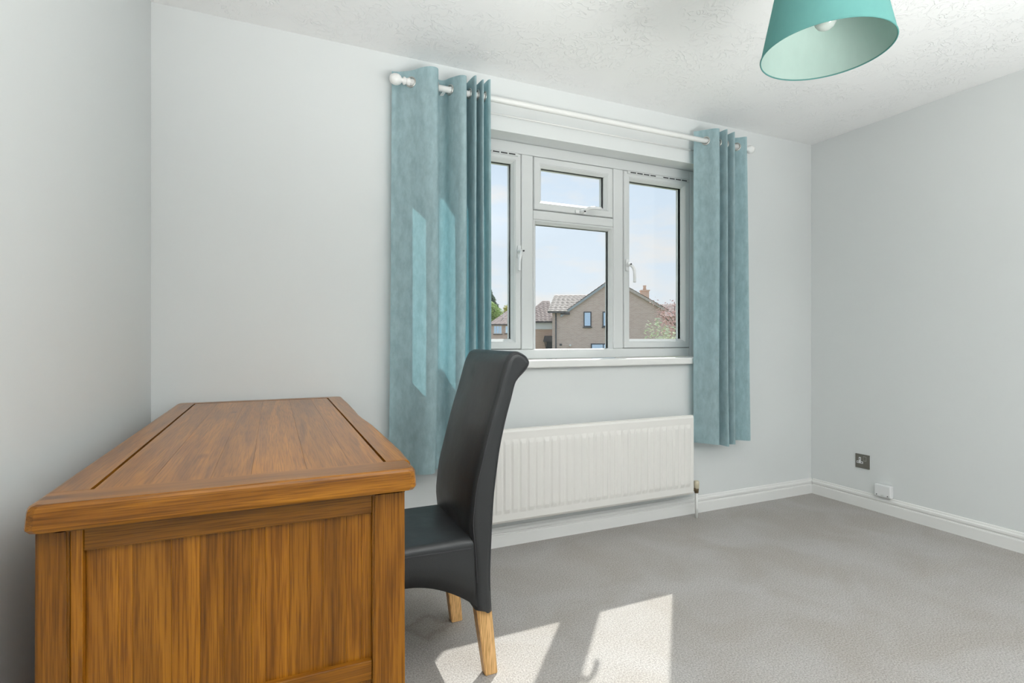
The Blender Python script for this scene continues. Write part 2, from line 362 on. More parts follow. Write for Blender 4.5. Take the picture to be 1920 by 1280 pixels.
BP = [(0, 0), (.017, 0), (.017, .056), (.0155, .060), (.0085, .0605), (.0085, .0665), (.0115, .068), (.0145, .072), (.0145, .082), (.011, .0865), (.0065, .087), (.0065, .0915), (.005, .096), (0, .098)]
struct(prism('baseboard_back', [(YB-a, z) for a, z in BP], 0, XL, XR, M['gloss_white']), 'white moulded skirting board under the radiator', 'skirting board')
struct(prism('baseboard_right', [(XR-a, z) for a, z in BP], 1, YR, YB-.016, M['gloss_white']), 'white moulded skirting board below the dark socket', 'skirting board')
struct(prism('baseboard_left', [(XL+a, z) for a, z in BP], 1, YR, YB-.016, M['gloss_white']), 'white moulded skirting board hidden beside the desk', 'skirting board')
# baseboard profiles above are (horizontal, z): prism along x gives (y,z), along y gives (x,z)

# ------------------------------------------------------------------ window_1
FY = 2.570     # room-side face of the frame
win = struct(empty('window_1'), 'white three-light casement window with a small top opener', 'window')
def frame_member(name, x0, x1, z0, z1, y0=FY, y1=FY+.075, bev=.006):
    return box(name, x0, x1, y0, y1, z0, z1, M['upvc'], win, bev, 2)
frame_member('frame_jamb', .66, .708, .93, 2.085); frame_member('frame_jamb', 2.362, 2.410, .93, 2.085)
frame_member('frame_head', .708, 2.362, 2.025, 2.085); frame_member('frame_bottom', .708, 2.362, .93, .983)
frame_member('mullion', 1.207, 1.277, .983, 2.025); frame_member('mullion', 1.793, 1.863, .983, 2.025)
frame_member('transom', 1.277, 1.793, 1.683, 1.735)
# fine ledge round the frame, one step proud of the wall reveal
def ring_profile(name, x0, x1, z0, z1, prof, m, parent):
    """mitred rectangular frame; prof = list of (inset from outer edge, y)"""
    V = []; F = []; n = len(prof)
    for cx_, cz_, sx_, sz_ in ((x0, z0, 1, 1), (x1, z0, -1, 1), (x1, z1, -1, -1), (x0, z1, 1, -1)):
        for ins, y in prof: V.append((cx_+sx_*ins, y, cz_+sz_*ins))
    for c in range(4):
        d = (c+1) % 4
        for i in range(n):
            j = (i+1) % n
            F.append((c*n+i, c*n+j, d*n+j, d*n+i))
    return from_py(name, V, F, m, parent)
def pane(parent, x0, x1, z0, z1, y):
    """glass, and the dark spacer bar of the double glazing around it"""
    box('glass_pane', x0-.006, x1+.006, y, y+.003, z0-.006, z1+.006, M['glass'], parent)
    ring_profile('spacer_bar', x0-.005, x1+.005, z0-.005, z1+.005, [(0, y+.004), (.005, y+.004), (.005, y+.022), (0, y+.022)], M['spacer'], parent)
def sash(name, x0, x1, z0, z1, label):
    g = .0025
    prof = [(g, FY+.004), (g+.004, FY-.002), (.036, FY-.002), (.039, FY+.001), (.041, FY+.001), (.0555, FY+.018), (.0555, FY+.062), (g, FY+.062)]
    o = ring_profile(name, x0, x1, z0, z1, prof, M['upvc'], win); o['label'] = label
    i = .0555
    pane(o, x0+i, x1-i, z0+i, z1-i, FY+.020)
    return o
sash('casement', .708, 1.207, .983, 2.025, 'opening casement half hidden by the wide curtain')
sash('casement', 1.863, 2.362, .983, 2.025, 'opening casement beside the narrow curtain')
sash('top_opener', 1.277, 1.793, 1.735, 2.025, 'small top-hung opener above the fixed pane')
fx = ring_profile('fixed_light', 1.277, 1.793, .962, 1.683, [(0, FY+.002), (.005, FY), (.008, FY+.001), (.022, FY+.018), (.022, FY+.05), (0, FY+.05)], M['upvc'], win)
pane(fx, 1.299, 1.771, .984, 1.661, FY+.020)
# dark shadow gaps between sash and frame come from the 2.5 mm clearance; an added dark backing blocks daylight in them
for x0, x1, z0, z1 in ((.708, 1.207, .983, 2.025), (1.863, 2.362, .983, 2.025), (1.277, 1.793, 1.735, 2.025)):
    ring_profile('gap_backing', x0-.003, x1+.003, z0-.003, z1+.003, [(0, FY+.02), (.02, FY+.02), (.02, FY+.03), (0, FY+.03)], M['dark'], win)
for x0, x1 in ((.745, 1.185), (1.888, 2.350)):
    v = box('trickle_vent', x0, x1, FY-.010, FY-.001, 2.006, 2.022, M['upvc'], win, .003)
    n = 9; wd = (x1-x0-.03)/n
    for i in range(n):
        if i == 4: continue
        box('vent_slot', x0+.015+i*wd+.004, x0+.015+(i+1)*wd-.004, FY-.0106, FY-.0098, 2.0100, 2.0165, M['dark'], v)
def handle(x, z, horiz, mirror=1):
    """espagnolette handle: base plate, neck and cranked lever with a lock button"""
    h_ = empty('handle'); h_.parent = win; h_.location = (0, 0, 0)
    T = lambda a, d, b: (x+mirror*a, FY-.002-d, z+b) if not horiz else (x+b*mirror, FY-.002-d, z+a)
    bm = bmesh.new()
    if not horiz: bm_box(bm, x-.010, x+.010, FY-.012, FY-.002, z-.035, z+.035, .004)
    else: bm_box(bm, x-.035, x+.035, FY-.012, FY-.002, z-.010, z+.010, .004)
    h2 = from_bm('handle', bm, M['handle'], win); bpy.data.objects.remove(h_)
    pts = spline([T(0, .006, 0), T(0, .028, 0), T(.006, .043, -.010), T(.016, .050, -.032), T(.020, .050, -.065), T(.020, .049, -.105)], 6)
    tube('lever', pts, [.0115]*7+[.0085]*(len(pts)-7), M['handle'], h2, 12)
    b = T(-.004, .046, 0); c = T(-.006, .052, 0)
    tube('lock_button', [(b[0], b[1], b[2]), (c[0], c[1]-.001, c[2])], .004, M['dark'], h2, 10)
    return h2
handle(1.190, 1.500, False, -1)['label'] = 'white lever handle on the half-hidden casement'
handle(1.885, 1.470, False, 1)['label'] = 'white lever handle on the casement by the narrow curtain'
handle(1.570, 1.748, True, -1)['label'] = 'white lever handle lying across the top opener'
# sill board
sb = struct(box('trim_1', .60, 2.46, 2.432, FY+.002, .890, .929, M['gloss_white'], None, .006, 3), 'white painted window sill board above the radiator', 'window sill')

# ------------------------------------------------------------------ added_rear_window (unseen, added behind the viewer to let in more light)
w2 = struct(empty('added_rear_window'), 'added white window behind the viewer, for more light', 'window')
for a in ((.45, .52, .8, 2.15), (2.98, 3.05, .8, 2.15), (.52, 2.98, 2.08, 2.15), (.52, 2.98, .8, .87), (1.30, 1.36, .87, 2.08), (2.14, 2.20, .87, 2.08)):
    box('frame_member', a[0], a[1], YR-.12, YR-.05, a[2], a[3], M['upvc'], w2, .005)
for a in ((.52, 1.30), (1.36, 2.14), (2.20, 2.98)): box('glass_pane', a[0], a[1], YR-.09, YR-.086, .87, 2.08, M['glass'], w2)

# ------------------------------------------------------------------ radiator
RX0, RX1, RZ0, RZ1, RY = .862, 2.208, .146, .597, 2.360
rad = tag(empty('radiator', (1.535, 2.40, 0)), 'long white panel radiator with vertical flutes under the window sill', 'radiator')
V = []; F = []
nf = 30; per = 10; xs = []; 
mx0, mx1 = RX0+.022, RX1-.022; pitch = (mx1-mx0)/nf
shape = [0, .5, 1, 1, 1, 1, 1, 1, .5, 0]
cols = [(RX0, 0), (RX0+.004, 0)] + [(mx0+(i+j/per)*pitch, shape[j]) for i in range(nf) for j in range(per)] + [(mx1, 0), (RX1-.004, 0), (RX1, 0)]
rows = [(RZ0, 0), (RZ0+.012, 0), (RZ0+.045, 0), (RZ0+.055, .5), (RZ0+.066, 1), (RZ1-.070, 1), (RZ1-.058, .5), (RZ1-.048, 0), (RZ1-.012, 0), (RZ1, 0)]
for zi, (z, k) in enumerate(rows):
    for xi, (x, s) in enumerate(cols):
        edge = .008 if (zi in (0, len(rows)-1) or xi in (0, len(cols)-1)) else 0
        V.append((x, RY - .0055*s*k + .0055 + edge, z))
nc = len(cols)
for r in range(len(rows)-1):
    for c in range(nc-1): F.append((r*nc+c, r*nc+c+1, (r+1)*nc+c+1, (r+1)*nc+c))
back = len(V)
for x, z in ((RX0, RZ0), (RX1, RZ0), (RX1, RZ1), (RX0, RZ1)): V.append((x, RY+.028, z))
bt = list(range(nc)); tp = [(len(rows)-1)*nc+c for c in range(nc)]
F.append(tuple(bt)+(back+1, back)); F.append(tuple(tp)+(back+2, back+3))
lf = [r*nc for r in range(len(rows))]; rt = [r*nc+nc-1 for r in range(len(rows))]
F.append(tuple(lf)+(back+3, back)); F.append(tuple(rt)+(back+2, back+1)); F.append((back, back+1, back+2, back+3))
p = from_py('panel', V, F, M['rad'])
conv = []
x = RX0+.05
while x < RX1-.05:
    conv.append((x, x+.0015, RY+.0285, RY+.062, RZ0+.05, RZ1-.03)); x += .035
cv = boxes('convector_fins', conv, M['rad'])
top = box('top_lip', RX0+.002, RX1-.002, RY+.012, RY+.0285, RZ1-.0005, RZ1+.003, M['rad'], None, .001)
br1 = box('wall_bracket', 1.05, 1.08, RY+.0285, YB-.001, .30, .55, M['rad']); br2 = box('wall_bracket', 1.99, 2.02, RY+.0285, YB-.001, .30, .55, M['rad'])
VX, VY = 2.243, 2.385
pipe = tube('pipe', [(VX, VY, 0), (VX, VY, .150)], .0085, M['gloss_white'])
vb = tube('valve_body', [(VX, VY, .145), (VX, VY, .160), (VX, VY, .176)], [.012, .013, .010], M['brass'])
vt = tube('valve_tail', [(2.200, VY, .165), (VX+.010, VY, .165)], [.009, .009], M['brass'])
cap = lathe('valve_cap', [(.010, .170), (.0145, .172), (.0155, .200), (.0145, .212), (.010, .215)], M['cream'], None, 'z', (VX, VY, 0), 18)
for o in (p, cv, top, br1, br2, pipe, vb, vt, cap): o.parent = rad; o.location = -rad.location

# ------------------------------------------------------------------ curtain pole
PY, PZ = 2.370, 2.193
pole = tag(empty('curtain_pole', (1.57, YB, PZ)), 'white curtain pole with ball finials above the window', 'curtain pole')
ps = [tube('pole', [(.535, PY, PZ), (1.2, PY, PZ-.002), (1.9, PY, PZ-.002), (2.615, PY, PZ)], .0140, M['gloss_white'], None, 20)]
FP = [(.0, -.036), (.010, -.034), (.018, -.029), (.0235, -.018), (.025, -.008), (.0235, .004), (.018, .013), (.011, .018), (.010, .022), (.016, .025), (.018, .029), (.016, .034), (.012, .038), (.015, .044), (.017, .055), (.0, .056)]
ps.append(lathe('finial', FP, M['gloss_white'], None, 'x', (.503, PY, PZ), 24))
ps.append(lathe('finial', [(r, -h_) for r, h_ in FP], M['gloss_white'], None, 'x', (2.646, PY, PZ), 24))
for bx_ in (.72, 2.47): ps.append(boxes('bracket', [(bx_-.008, bx_+.008, PY+.010, YB, PZ-.012, PZ+.006), (bx_-.016, bx_+.016, YB-.006, YB, PZ-.035, PZ+.03)], M['gloss_white']))
for o in ps: o.parent = pole; o.location = -pole.location
rail = tag(empty('net_curtain_rail', (1.57, YB, 2.158)), 'thin white net-curtain rail fixed to the wall just below the pole', 'curtain rail')
rs = [tube('rail', [(.62, YB-.014, 2.158), (2.46, YB-.014, 2.158)], .004, M['gloss_white'], None, 12)]
for x in (.64, 2.44): rs.append(box('clip', x-.006, x+.006, YB-.018, YB, 2.152, 2.164, M['gloss_white'], None, .001))
for o in rs: o.parent = rail; o.location = -rail.location

# ------------------------------------------------------------------ curtains (eyelet heading)
def curtain(name, label, plan, z0, z1, spread, cx_, seed, widen):
    rnd = random.Random(seed)
    P = spline([(x, PY+y, 0) for x, y in plan], 10)
    # resample evenly
    D = [0]
    for a, b in zip(P, P[1:]): D.append(D[-1]+(b-a).length)
    n = int(D[-1]/.0055); Q = []; k = 0
    for i in range(n+1):
        d = D[-1]*i/n
        while k < len(D)-2 and D[k+1] < d: k += 1
        t = (d-D[k])/max(1e-9, D[k+1]-D[k]); Q.append(P[k].lerp(P[k+1], t))
    holes = [i for i in range(n) if (Q[i].y-PY)*(Q[i+1].y-PY) <= 0 and i > 3]
    zs = []; z = z1
    while z > PZ-.05: zs.append(z); z -= .006
    m = 46
    zs += [z+(z0-z)*i/m for i in range(m+1)]
    V = []; F = []; nx = n+1
    ph = [rnd.uniform(0, 6.28) for _ in range(6)]
    for r, z in enumerate(zs):
        t = (z1-z)/(z1-z0)
        for i, q in enumerate(Q):
            s = i/n
            dx = (q.x-cx_)*spread(t) + widen(t, s)
            amp = 1 + .10*t*math.sin(5*s*6.28+ph[0]) - .12*t
            y = PY + (q.y-PY)*amp + .006*t*math.sin(11*s*3.1+ph[1]+3*t) + .004*t*math.sin(23*s+ph[2]-5*t)
            y = min(y, YB-.012 if z > .97 else 2.418)
            if z < .70: y = min(y, 2.418-.075*min(1, max(0, (q.x-.80)/.05))*min(1, (.70-z)/.08)) if q.x < 1.5 else y
            x = cx_+dx + .004*t*math.sin(9*s+ph[3]+4*t)
            zz = z + (.006*math.sin(17*s+ph[4]) if r == 0 else 0) + (.010*math.sin(6*s+ph[5]) if r == len(zs)-1 else 0)
            V.append((x, y, zz))
    hp = [(h_, Q[h_]) for h_ in holes]
    for r in range(len(zs)-1):
        zc = (zs[r]+zs[r+1])/2
        for i in range(n):
            if any(math.hypot((i+.5-h_-.5)*.0055, zc-PZ) < .0185 for h_, _ in hp): continue
            F.append((r*nx+i, r*nx+i+1, (r+1)*nx+i+1, (r+1)*nx+i))
    root = tag(empty(name, (cx_, PY, z0)), label, 'curtain', 'curtains on the window pole')
    c = from_py('cloth', V, F, M['curtain'], None, True, fix=False); c.parent = root; c.location = -root.location
    # hem band, a second thickness at the foot
    for h_, q in hp:
        tg = (Q[min(h_+2, n)]-Q[max(h_-2, 0)]).normalized()
        ctr = Vector((q.x, PY, PZ))
        ring = [ctr+tg*math.cos(a)*.0215+Vector((0, 0, 1))*math.sin(a)*.0215 for a in [2*math.pi*j/24 for j in range(24)]]
        e = tube('eyelet', ring, .0038, M['chrome'], None, 8, True); e.parent = root; e.location = -root.location
    return root
planL = [(.487, .045), (.515, .035), (.566, 0), (.612, -.045), (.650, -.058), (.676, -.045), (.690, 0), (.700, .042), (.718, .052), (.735, .035), (.748, 0), (.775, -.045), (.798, -.058), (.812, -.045),
         (.818, 0), (.824, .042), (.831, .052), (.838, .035), (.842, 0), (.847, -.042), (.854, -.056), (.861, -.042), (.864, 0), (.868, .042), (.874, .052), (.880, .036), (.882, 0), (.885, -.042), (.891, -.056), (.897, -.042), (.900, 0), (.904, .04), (.910, .05), (.916, .035), (.918, 0), (.921, -.04), (.929, -.05)]
curtain('curtain', 'wide duck-egg blue eyelet curtain behind the leather chair', planL, .425, 2.252,
        lambda t: 1+.03*t, .72, 3, lambda t, s: -.012*max(0, t-.5)*(1-s)*2)
planR = [(2.250, .045), (2.272, .030), (2.300, 0), (2.325, -.045), (2.345, -.058), (2.358, -.04), (2.366, 0), (2.374, .042), (2.383, .052), (2.391, .036), (2.396, 0), (2.402, -.042), (2.410, -.056), (2.418, -.04),
         (2.424, 0), (2.430, .042), (2.439, .052), (2.447, .036), (2.452, 0), (2.458, -.042), (2.467, -.056), (2.476, -.04), (2.482, 0), (2.488, .042), (2.500, .052), (2.515, .038), (2.543, 0), (2.568, -.035), (2.582, -.04)]
curtain('curtain', 'narrow duck-egg blue eyelet curtain beside the right-hand casement', planR, .420, 2.252,
        lambda t: 1+.10*t, 2.40, 8, lambda t, s: .012*t)

# ------------------------------------------------------------------ desk
DZ = .788; DY0, DY1 = 1.030, 2.440
desk = tag(empty('desk', (-.04, 1.735, 0)), 'solid oak writing desk with a framed top and planked end panel', 'desk')
DP = []
def dpart(o, tone=1.0, parent=None):
    o.color = (tone, random.random(), 0, 1)
    if parent is None: DP.append(o)
    return o
# right-hand edge of the top, with its shallow scoop
EDGE = [(1.02, .256), (1.10, .262), (1.215, .268), (1.36, .269), (1.60, .270), (1.75, .264), (1.85, .2625), (1.95, .267), (2.2, .272), (2.45, .272)]
def slab(name, outline, z0, z1, bev, m, tone):
    """board with plan outline (list of x,y) and chamfered top edge"""
    bm = bmesh.new(); b = [bm.verts.new((x, y, z0)) for x, y in outline]
    f = bm.faces.new(b); r = bmesh.ops.extrude_face_region(bm, geom=[f])
    for v in r['geom']:
        if isinstance(v, bmesh.types.BMVert): v.co.z = z1
    return bm
# top frame: two long rails, two end rails; mitre-less joints as in the photo
GX0, GX1, GY0, GY1 = -.277, .207, 1.108, 2.392
LX = -.345
ys = [DY0+(DY1-DY0)*i/28 for i in range(29)]
# the moulded outer border is one mesh per rail, with sloped chamfer at the rim
def rail_mesh(name, inner, outer, m, tone, z0=.745, z1=DZ, ch=.010):
    """inner/outer: matching polylines (x,y); outer gets the rounded rim"""
    V = []; F = []; n = len(inner)
    for (ix, iy), (ox, oy) in zip(inner, outer):
        d = Vector((ox-ix, oy-iy)); l = d.length; d /= l
        def at(s): return (ix+d.x*s, iy+d.y*s)
        for s, z in ((0, z0), (0, z1), (l-ch, z1), (l-ch*.45, z1-ch*.22), (l-ch*.12, z1-ch*.62), (l, z1-ch*1.1), (l+.002, z0+.006), (l-.003, z0)):
            q = at(s); V.append((q[0], q[1], z))
    k = 8
    for i in range(n-1):
        for j in range(k): F.append((i*k+j, i*k+(j+1) % k, (i+1)*k+(j+1) % k, (i+1)*k+j))
    F.append(tuple(range(k))); F.append(tuple((n-1)*k+j for j in range(k)))
    return dpart(from_py(name, V, F, m), tone)
ysr = [GY0+(GY1-GY0)*i/24 for i in range(25)]
rail_mesh('top_rail', [(GX1+.0050, y) for y in ysr], [(lerp_tab(EDGE, y), y) for y in ysr], oak[1], 1.12)
rail_mesh('top_rail', [(GX0-.0050, y) for y in ysr[::24]], [(LX, y) for y in ysr[::24]], oak[1], .98)
# end rails run the full width, with the same rim on three sides
def end_rail(y_in, y_out, tone):
    s = 1 if y_out > y_in else -1
    xr = lerp_tab(EDGE, y_out)
    bm = bmesh.new(); ch = .010
    # rings of the outline at successive heights
    lv = [(0, .745, .003), (0, .751, -.002), (0, DZ-ch*1.1, 0), (0, DZ-ch*.62, ch*.12), (0, DZ-ch*.22, ch*.45), (0, DZ, ch)]
    rings = []
    for _, z, ins in lv:
        cr_ = .014
        a = LX+ins; b = xr-ins*.8; yo = y_out-s*ins*.55
        pts = [(a, y_in), (a, yo-s*cr_), (a+cr_*.3, yo-s*cr_*.3), (a+cr_, yo), (b-cr_, yo), (b-cr_*.3, yo-s*cr_*.3), (b, yo-s*cr_), (b, y_in)]
        rings.append([bm.verts.new((x, y, z)) for x, y in pts])
    for r0, r1 in zip(rings, rings[1:]):
        for i in range(len(r0)): bm.faces.new((r0[i], r0[(i+1) % len(r0)], r1[(i+1) % len(r0)], r1[i]))
    bm.faces.new(rings[0]); bm.faces.new(rings[-1])
    dpart(from_bm('top_end_rail', bm, oak[0]), tone)
end_rail(GY0-.0012, DY0, 1.0); end_rail(GY1+.0012, DY1, 1.0)
# boards of the inset panel
bw = [.070, .085, .060, .088, .075, .058]; tot = sum(bw); x = GX0
tones = [1.12, 1.16, 1.06, 1.15, 1.0, 1.2]
for wd, tn in zip(bw, tones):
    wd *= (GX1-GX0)/tot
    dpart(box('top_board', x+.0002, x+wd-.0002, GY0, GY1, .757, DZ-.0008, oak[1]), tn); x += wd
dpart(box('top_underlay', LX+.03, .24, DY0+.03, DY1-.03, .735, .7565, oak[0]), .55)
# corner legs, slightly swept at the foot
def leg(x0, x1, y0, y1, sx_, sy_, tone):
    bm = bmesh.new(); rings = []
    for z, o in ((0, .016), (.06, .011), (.15, .004), (.26, 0), (.745, 0)):
        rings.append([bm.verts.new((a, b, z)) for a, b in ((x0+sx_*o, y0+sy_*o), (x1+sx_*o, y0+sy_*o), (x1+sx_*o, y1+sy_*o), (x0+sx_*o, y1+sy_*o))])
    for r0, r1 in zip(rings, rings[1:]):
        for i in range(4): bm.faces.new((r0[i], r0[(i+1) % 4], r1[(i+1) % 4], r1[i]))
    bm.faces.new(rings[0]); bm.faces.new(rings[-1])
    bmesh.ops.bevel(bm, geom=[e for e in bm.edges if abs(e.verts[0].co.z-e.verts[1].co.z) > .01], offset=.004, segments=2, affect='EDGES')
    dpart(from_bm('leg', bm, oak[2]), tone)
EY0, EY1 = 1.060, 2.412
leg(-.340, -.297, EY0, EY0+.062, 0, -.2, .82); leg(.177, .240, EY0, EY0+.062, -.0, -.2, .92)
leg(-.340, -.297, EY1-.062, EY1, 0, .2, .9); leg(.177, .240, EY1-.062, EY1, 0, .2, .95)
# framed end panels, both ends
cuts_px = [162, 213, 236, 301, 351, 394, 446, 473, 520, 562, 589, 639, 673, 695]
cuts = [-.280+(.177+.280)*(c-162)/(695-162) for c in cuts_px]
stones = [1.0, 1.12, .86, .98, .88, .84, 1.0, 1.1, .90, 1.0, .80, .98, 1.08]
for e, (ya, s) in enumerate(((EY0, 1), (EY1, -1))):
    yy = lambda a, b: (min(ya+s*a, ya+s*b), max(ya+s*a, ya+s*b))
    dpart(box('stile', -.297, -.280, *yy(.004, .050), .02, .745, oak[2], None, .002), 1.05 if e == 0 else .95)
    dpart(box('end_rail', -.280, .177, *yy(.006, .050), .699, .745, oak[0], None, .002), .72 if e == 0 else .9)
    dpart(box('end_rail', -.280, .177, *yy(.006, .050), .372, .411, oak[0], None, .002), .95)
    dpart(box('end_rail', -.280, .177, *yy(.006, .050), .08, .125, oak[0], None, .002), .9)
    for a, b, tn in zip(cuts, cuts[1:], stones):
        dpart(box('panel_stave', a, b, *yy(.018, .040), .125, .699, oak[2], None, .0005, 1), tn)
# knee-hole side: pedestals with drawers facing the chair
for py0, py1, sgn in ((EY0+.05, 1.42, 1), (2.06, EY1-.05, -1)):
    dpart(box('pedestal', -.30, .176, py0, py1, .10, .735, oak[2], None, .002), .8)
    hs = [.12, .31, .52, .725]
    for a, b in zip(hs, hs[1:]):
        d = dpart(box('drawer', .176, .194, py0+.018, py1-.008, a+.006, b-.006, oak[1], None, .003), .95)
        k_ = lathe('knob', [(.006, .194), (.006, .204), (.013, .210), (.015, .216), (.011, .222), (0, .223)], M['brass'], None, 'x', (0, (py0+py1)/2, (a+b)/2), 18)
        k_.parent = d
d = dpart(box('drawer', .15, .194, 1.43, 2.05, .645, .728, oak[1], None, .003), .95)
for yk in (1.55, 1.93):
    k_ = lathe('knob', [(.006, .194), (.006, .204), (.013, .210), (.015, .216), (.011, .222), (0, .223)], M['brass'], None, 'x', (0, yk, .687), 18); k_.parent = d
dpart(box('back_panel', -.335, -.315, EY0+.062, EY1-.062, .10, .735, oak[1]), .85)
for o in DP: o.parent = desk; o.location = -desk.location

# ------------------------------------------------------------------ leather chair
chair = tag(empty('dining_chair', (.42, 1.71, 0)), 'black leather scroll-back dining chair with pale beech legs at the desk', 'chair')
CY0, CY1 = 1.512, 1.908
front = [(.560, .215), (.556, .30), (.550, .40), (.543, .48), (.548, .54), (.556, .598), (.574, .67), (.593, .745), (.610, .805), (.628, .861), (.643, .915), (.655, .955), (.668, .986)]
scroll = [(.684, .9985), (.700, 1.001), (.716, .996), (.731, .987), (.741, .975), (.744, .963), (.739, .950), (.728, .936), (.713, .922), (.702, .910)]
rear = [(.694, .896), (.681, .850), (.662, .783), (.643, .70), (.630, .61), (.622, .54), (.616, .44), (.612, .347), (.612, .27), (.616, .205)]
prof = spline([(a, 0, b) for a, b in front+scroll+rear], 3)
prof = [(p.x, p.z) for p in prof]
def inset_loop(pr, d):
    n = len(pr); out = []
    for i in range(n):
        a = Vector(pr[max(i-1, 0)]); b = Vector(pr[min(i+1, n-1)]); t = (b-a)
        if t.length < 1e-9: out.append(pr[i]); continue
        t.normalize(); nrm = Vector((t.y, -t.x))     # points inside for this winding
        out.append((pr[i][0]+nrm.x*d, pr[i][1]+nrm.y*d))
    return out
area = sum(prof[i-1][0]*prof[i][1]-prof[i][0]*prof[i-1][1] for i in range(len(prof)))
sgn_ = 1 if area < 0 else -1
R_ = .020; slices = []
for k in range(6):
    a = math.pi/2*k/5; slices.append((CY0+R_-R_*math.sin(a+0) if False else CY0+R_*(1-math.cos(math.pi/2-a)) if False else CY0+R_*(1-math.sin(a)), R_*(1-math.cos(a)) ))
slices = slices[::-1]                      # from the outer face inwards
slices = [(CY0+R_*(1-math.cos(a)) , R_*(1-math.sin(a))) for a in [math.pi/2*k/5 for k in range(6)]]
mid = [(CY0+R_+(CY1-CY0-2*R_)*i/10, 0) for i in range(1, 10)]
other = [(CY0+CY1-y, d) for y, d in slices[::-1]]
allsl = slices+mid+other
V = []; F = []; n = len(prof)
for y, d in allsl:
    loop = inset_loop(prof, sgn_*d)
    bulge = .010*(1-((y-(CY0+CY1)/2)/((CY1-CY0)/2))**2)
    for i, (x, z) in enumerate(loop):
        f_ = 1.0 if i < len(front)*3-4 and z > .46 else 0
        V.append((x-bulge*f_*min(1, (z-.44)/.08 if z > .44 else 0), y, z))
for s in range(len(allsl)-1):
    for i in range(n): F.append((s*n+i, s*n+(i+1) % n, (s+1)*n+(i+1) % n, (s+1)*n+i))
for base in (0, (len(allsl)-1)*n):
    for i in range(n//2-1): F.append((base+i, base+i+1, base+n-2-i, base+n-1-i))
CP = []
back_o = from_py('backrest', V, F, M['leather'], None, True); CP.append(back_o)
for p_ in back_o.data.polygons:
    if abs(p_.normal.y) > .999: p_.use_smooth = False
# stitched seam following the side panel
for y, s in ((CY0+.004, -1), (CY1-.004, 1)):
    lp = inset_loop(prof, sgn_*.0075)
    st = tube('seam', [(x, y, z) for x, z in lp[3:-3]], .0016, M['thread'], None, 6); st.parent = back_o
# seat body with arched skirt
SX0, SX1 = .118, .566
V = []; F = []; NX = 30; ring_n = None
for i in range(NX+1):
    x = SX0+(SX1-SX0)*i/NX
    t = (x-SX0)/(SX1-SX0)
    zb = .212 + .112*(math.sin(math.pi*min(1, max(0, (t+.06)/1.08)))**.8) if 0 < t < 1 else .212
    fr = 0 if t > .08 else .018*(1-math.sqrt(max(0, 1-(1-t/.08)**2)))
    y0, y1 = CY0+.006+fr, CY1-.006-fr; zt = .436-fr*.6
    rr = .022; ring = []
    for cx_, cz_, a0 in ((y0+rr, zt-rr, math.pi), (y1-rr, zt-rr, math.pi/2)):
        for k in range(7):
            a = a0-math.pi/2*k/6; ring.append((cx_+rr*math.cos(a), cz_+rr*math.sin(a)))
    top_mid = []
    a_, b_ = ring[6], ring[7]
    for k in range(1, 8):
        s = k/8; top_mid.append((a_[0]+(b_[0]-a_[0])*s, zt+.012*math.sin(math.pi*s)*math.sin(math.pi*min(1, t*.9+.12))))
    ring = [(y0, zb), (y0+.001, (zb+zt)/2)]+ring[:7]+top_mid+ring[7:]+[(y1-.001, (zb+zt)/2), (y1, zb), (y1-.012, zb+.004), (y1-.014, .345), (y0+.014, .345), (y0+.012, zb+.004)]
    ring_n = len(ring)
    for y, z in ring: V.append((x, y, z))
for i in range(NX):
    for j in range(ring_n): F.append((i*ring_n+j, i*ring_n+(j+1) % ring_n, (i+1)*ring_n+(j+1) % ring_n, (i+1)*ring_n+j))
F.append(tuple(range(ring_n))); F.append(tuple(NX*ring_n+j for j in range(ring_n)))
seat = from_py('seat', V, F, M['leather'], None, True); CP.append(seat)
fs = box('front_skirt', SX0-.002, SX0+.012, CY0+.022, CY1-.022, .26, .42, M['leather'], None, .005); CP.append(fs)
st = tube('seam', [(SX0+.03, CY0+.0075, .408), (.36, CY0+.0055, .412), (.545, CY0+.0055, .408)], .0016, M['thread'], None, 6); st.parent = seat
def chair_leg(name, top, bot):
    V = [(x, y, z) for (x, y, z) in top]+[(x, y, z) for (x, y, z) in bot]
    bm = bmesh.new(); vv = [bm.verts.new(v) for v in V]
    bm.faces.new(vv[:4]); bm.faces.new(vv[4:])
    for i in range(4): bm.faces.new((vv[i], vv[(i+1) % 4], vv[4+(i+1) % 4], vv[4+i]))
    bmesh.ops.bevel(bm, geom=bm.edges[:], offset=.0025, segments=2, affect='EDGES')
    o = from_bm(name, bm, beech); o.color = (1.0, random.random(), 0, 1); CP.append(o)
for ya, yb, yc, yd in ((CY0+.012, CY0+.056, 1.530, 1.562), (CY1-.056, CY1-.012, 1.868, 1.900)):
    chair_leg('leg', [(.562, ya, .235), (.612, ya, .235), (.612, yb, .235), (.562, yb, .235)], [(.596, yc, 0), (.637, yc, 0), (.637, yd, 0), (.596, yd, 0)])
    chair_leg('leg', [(.135, ya, .30), (.180, ya, .30), (.180, yb, .30), (.135, yb, .30)], [(.140, yc, 0), (.172, yc, 0), (.172, yd, 0), (.140, yd, 0)])
for o in CP: o.parent = chair; o.location = -chair.location

# ------------------------------------------------------------------ pendant lamp
PXL, PYL = 1.445, 1.026; RZ = 1.864; RB, RT, SH = .1697, .125, .215
lamp = tag(empty('pendant_lamp', (PXL, PYL, ZC)), 'turquoise drum pendant lampshade hanging from the ceiling', 'lamp')
LP = []
shade = lathe('lampshade', [(RB, 0), (RT, SH), (RT-.0012, SH), (RB-.0012, 0)], M['shade_out'], None, 'z', (PXL, PYL, RZ), 72)
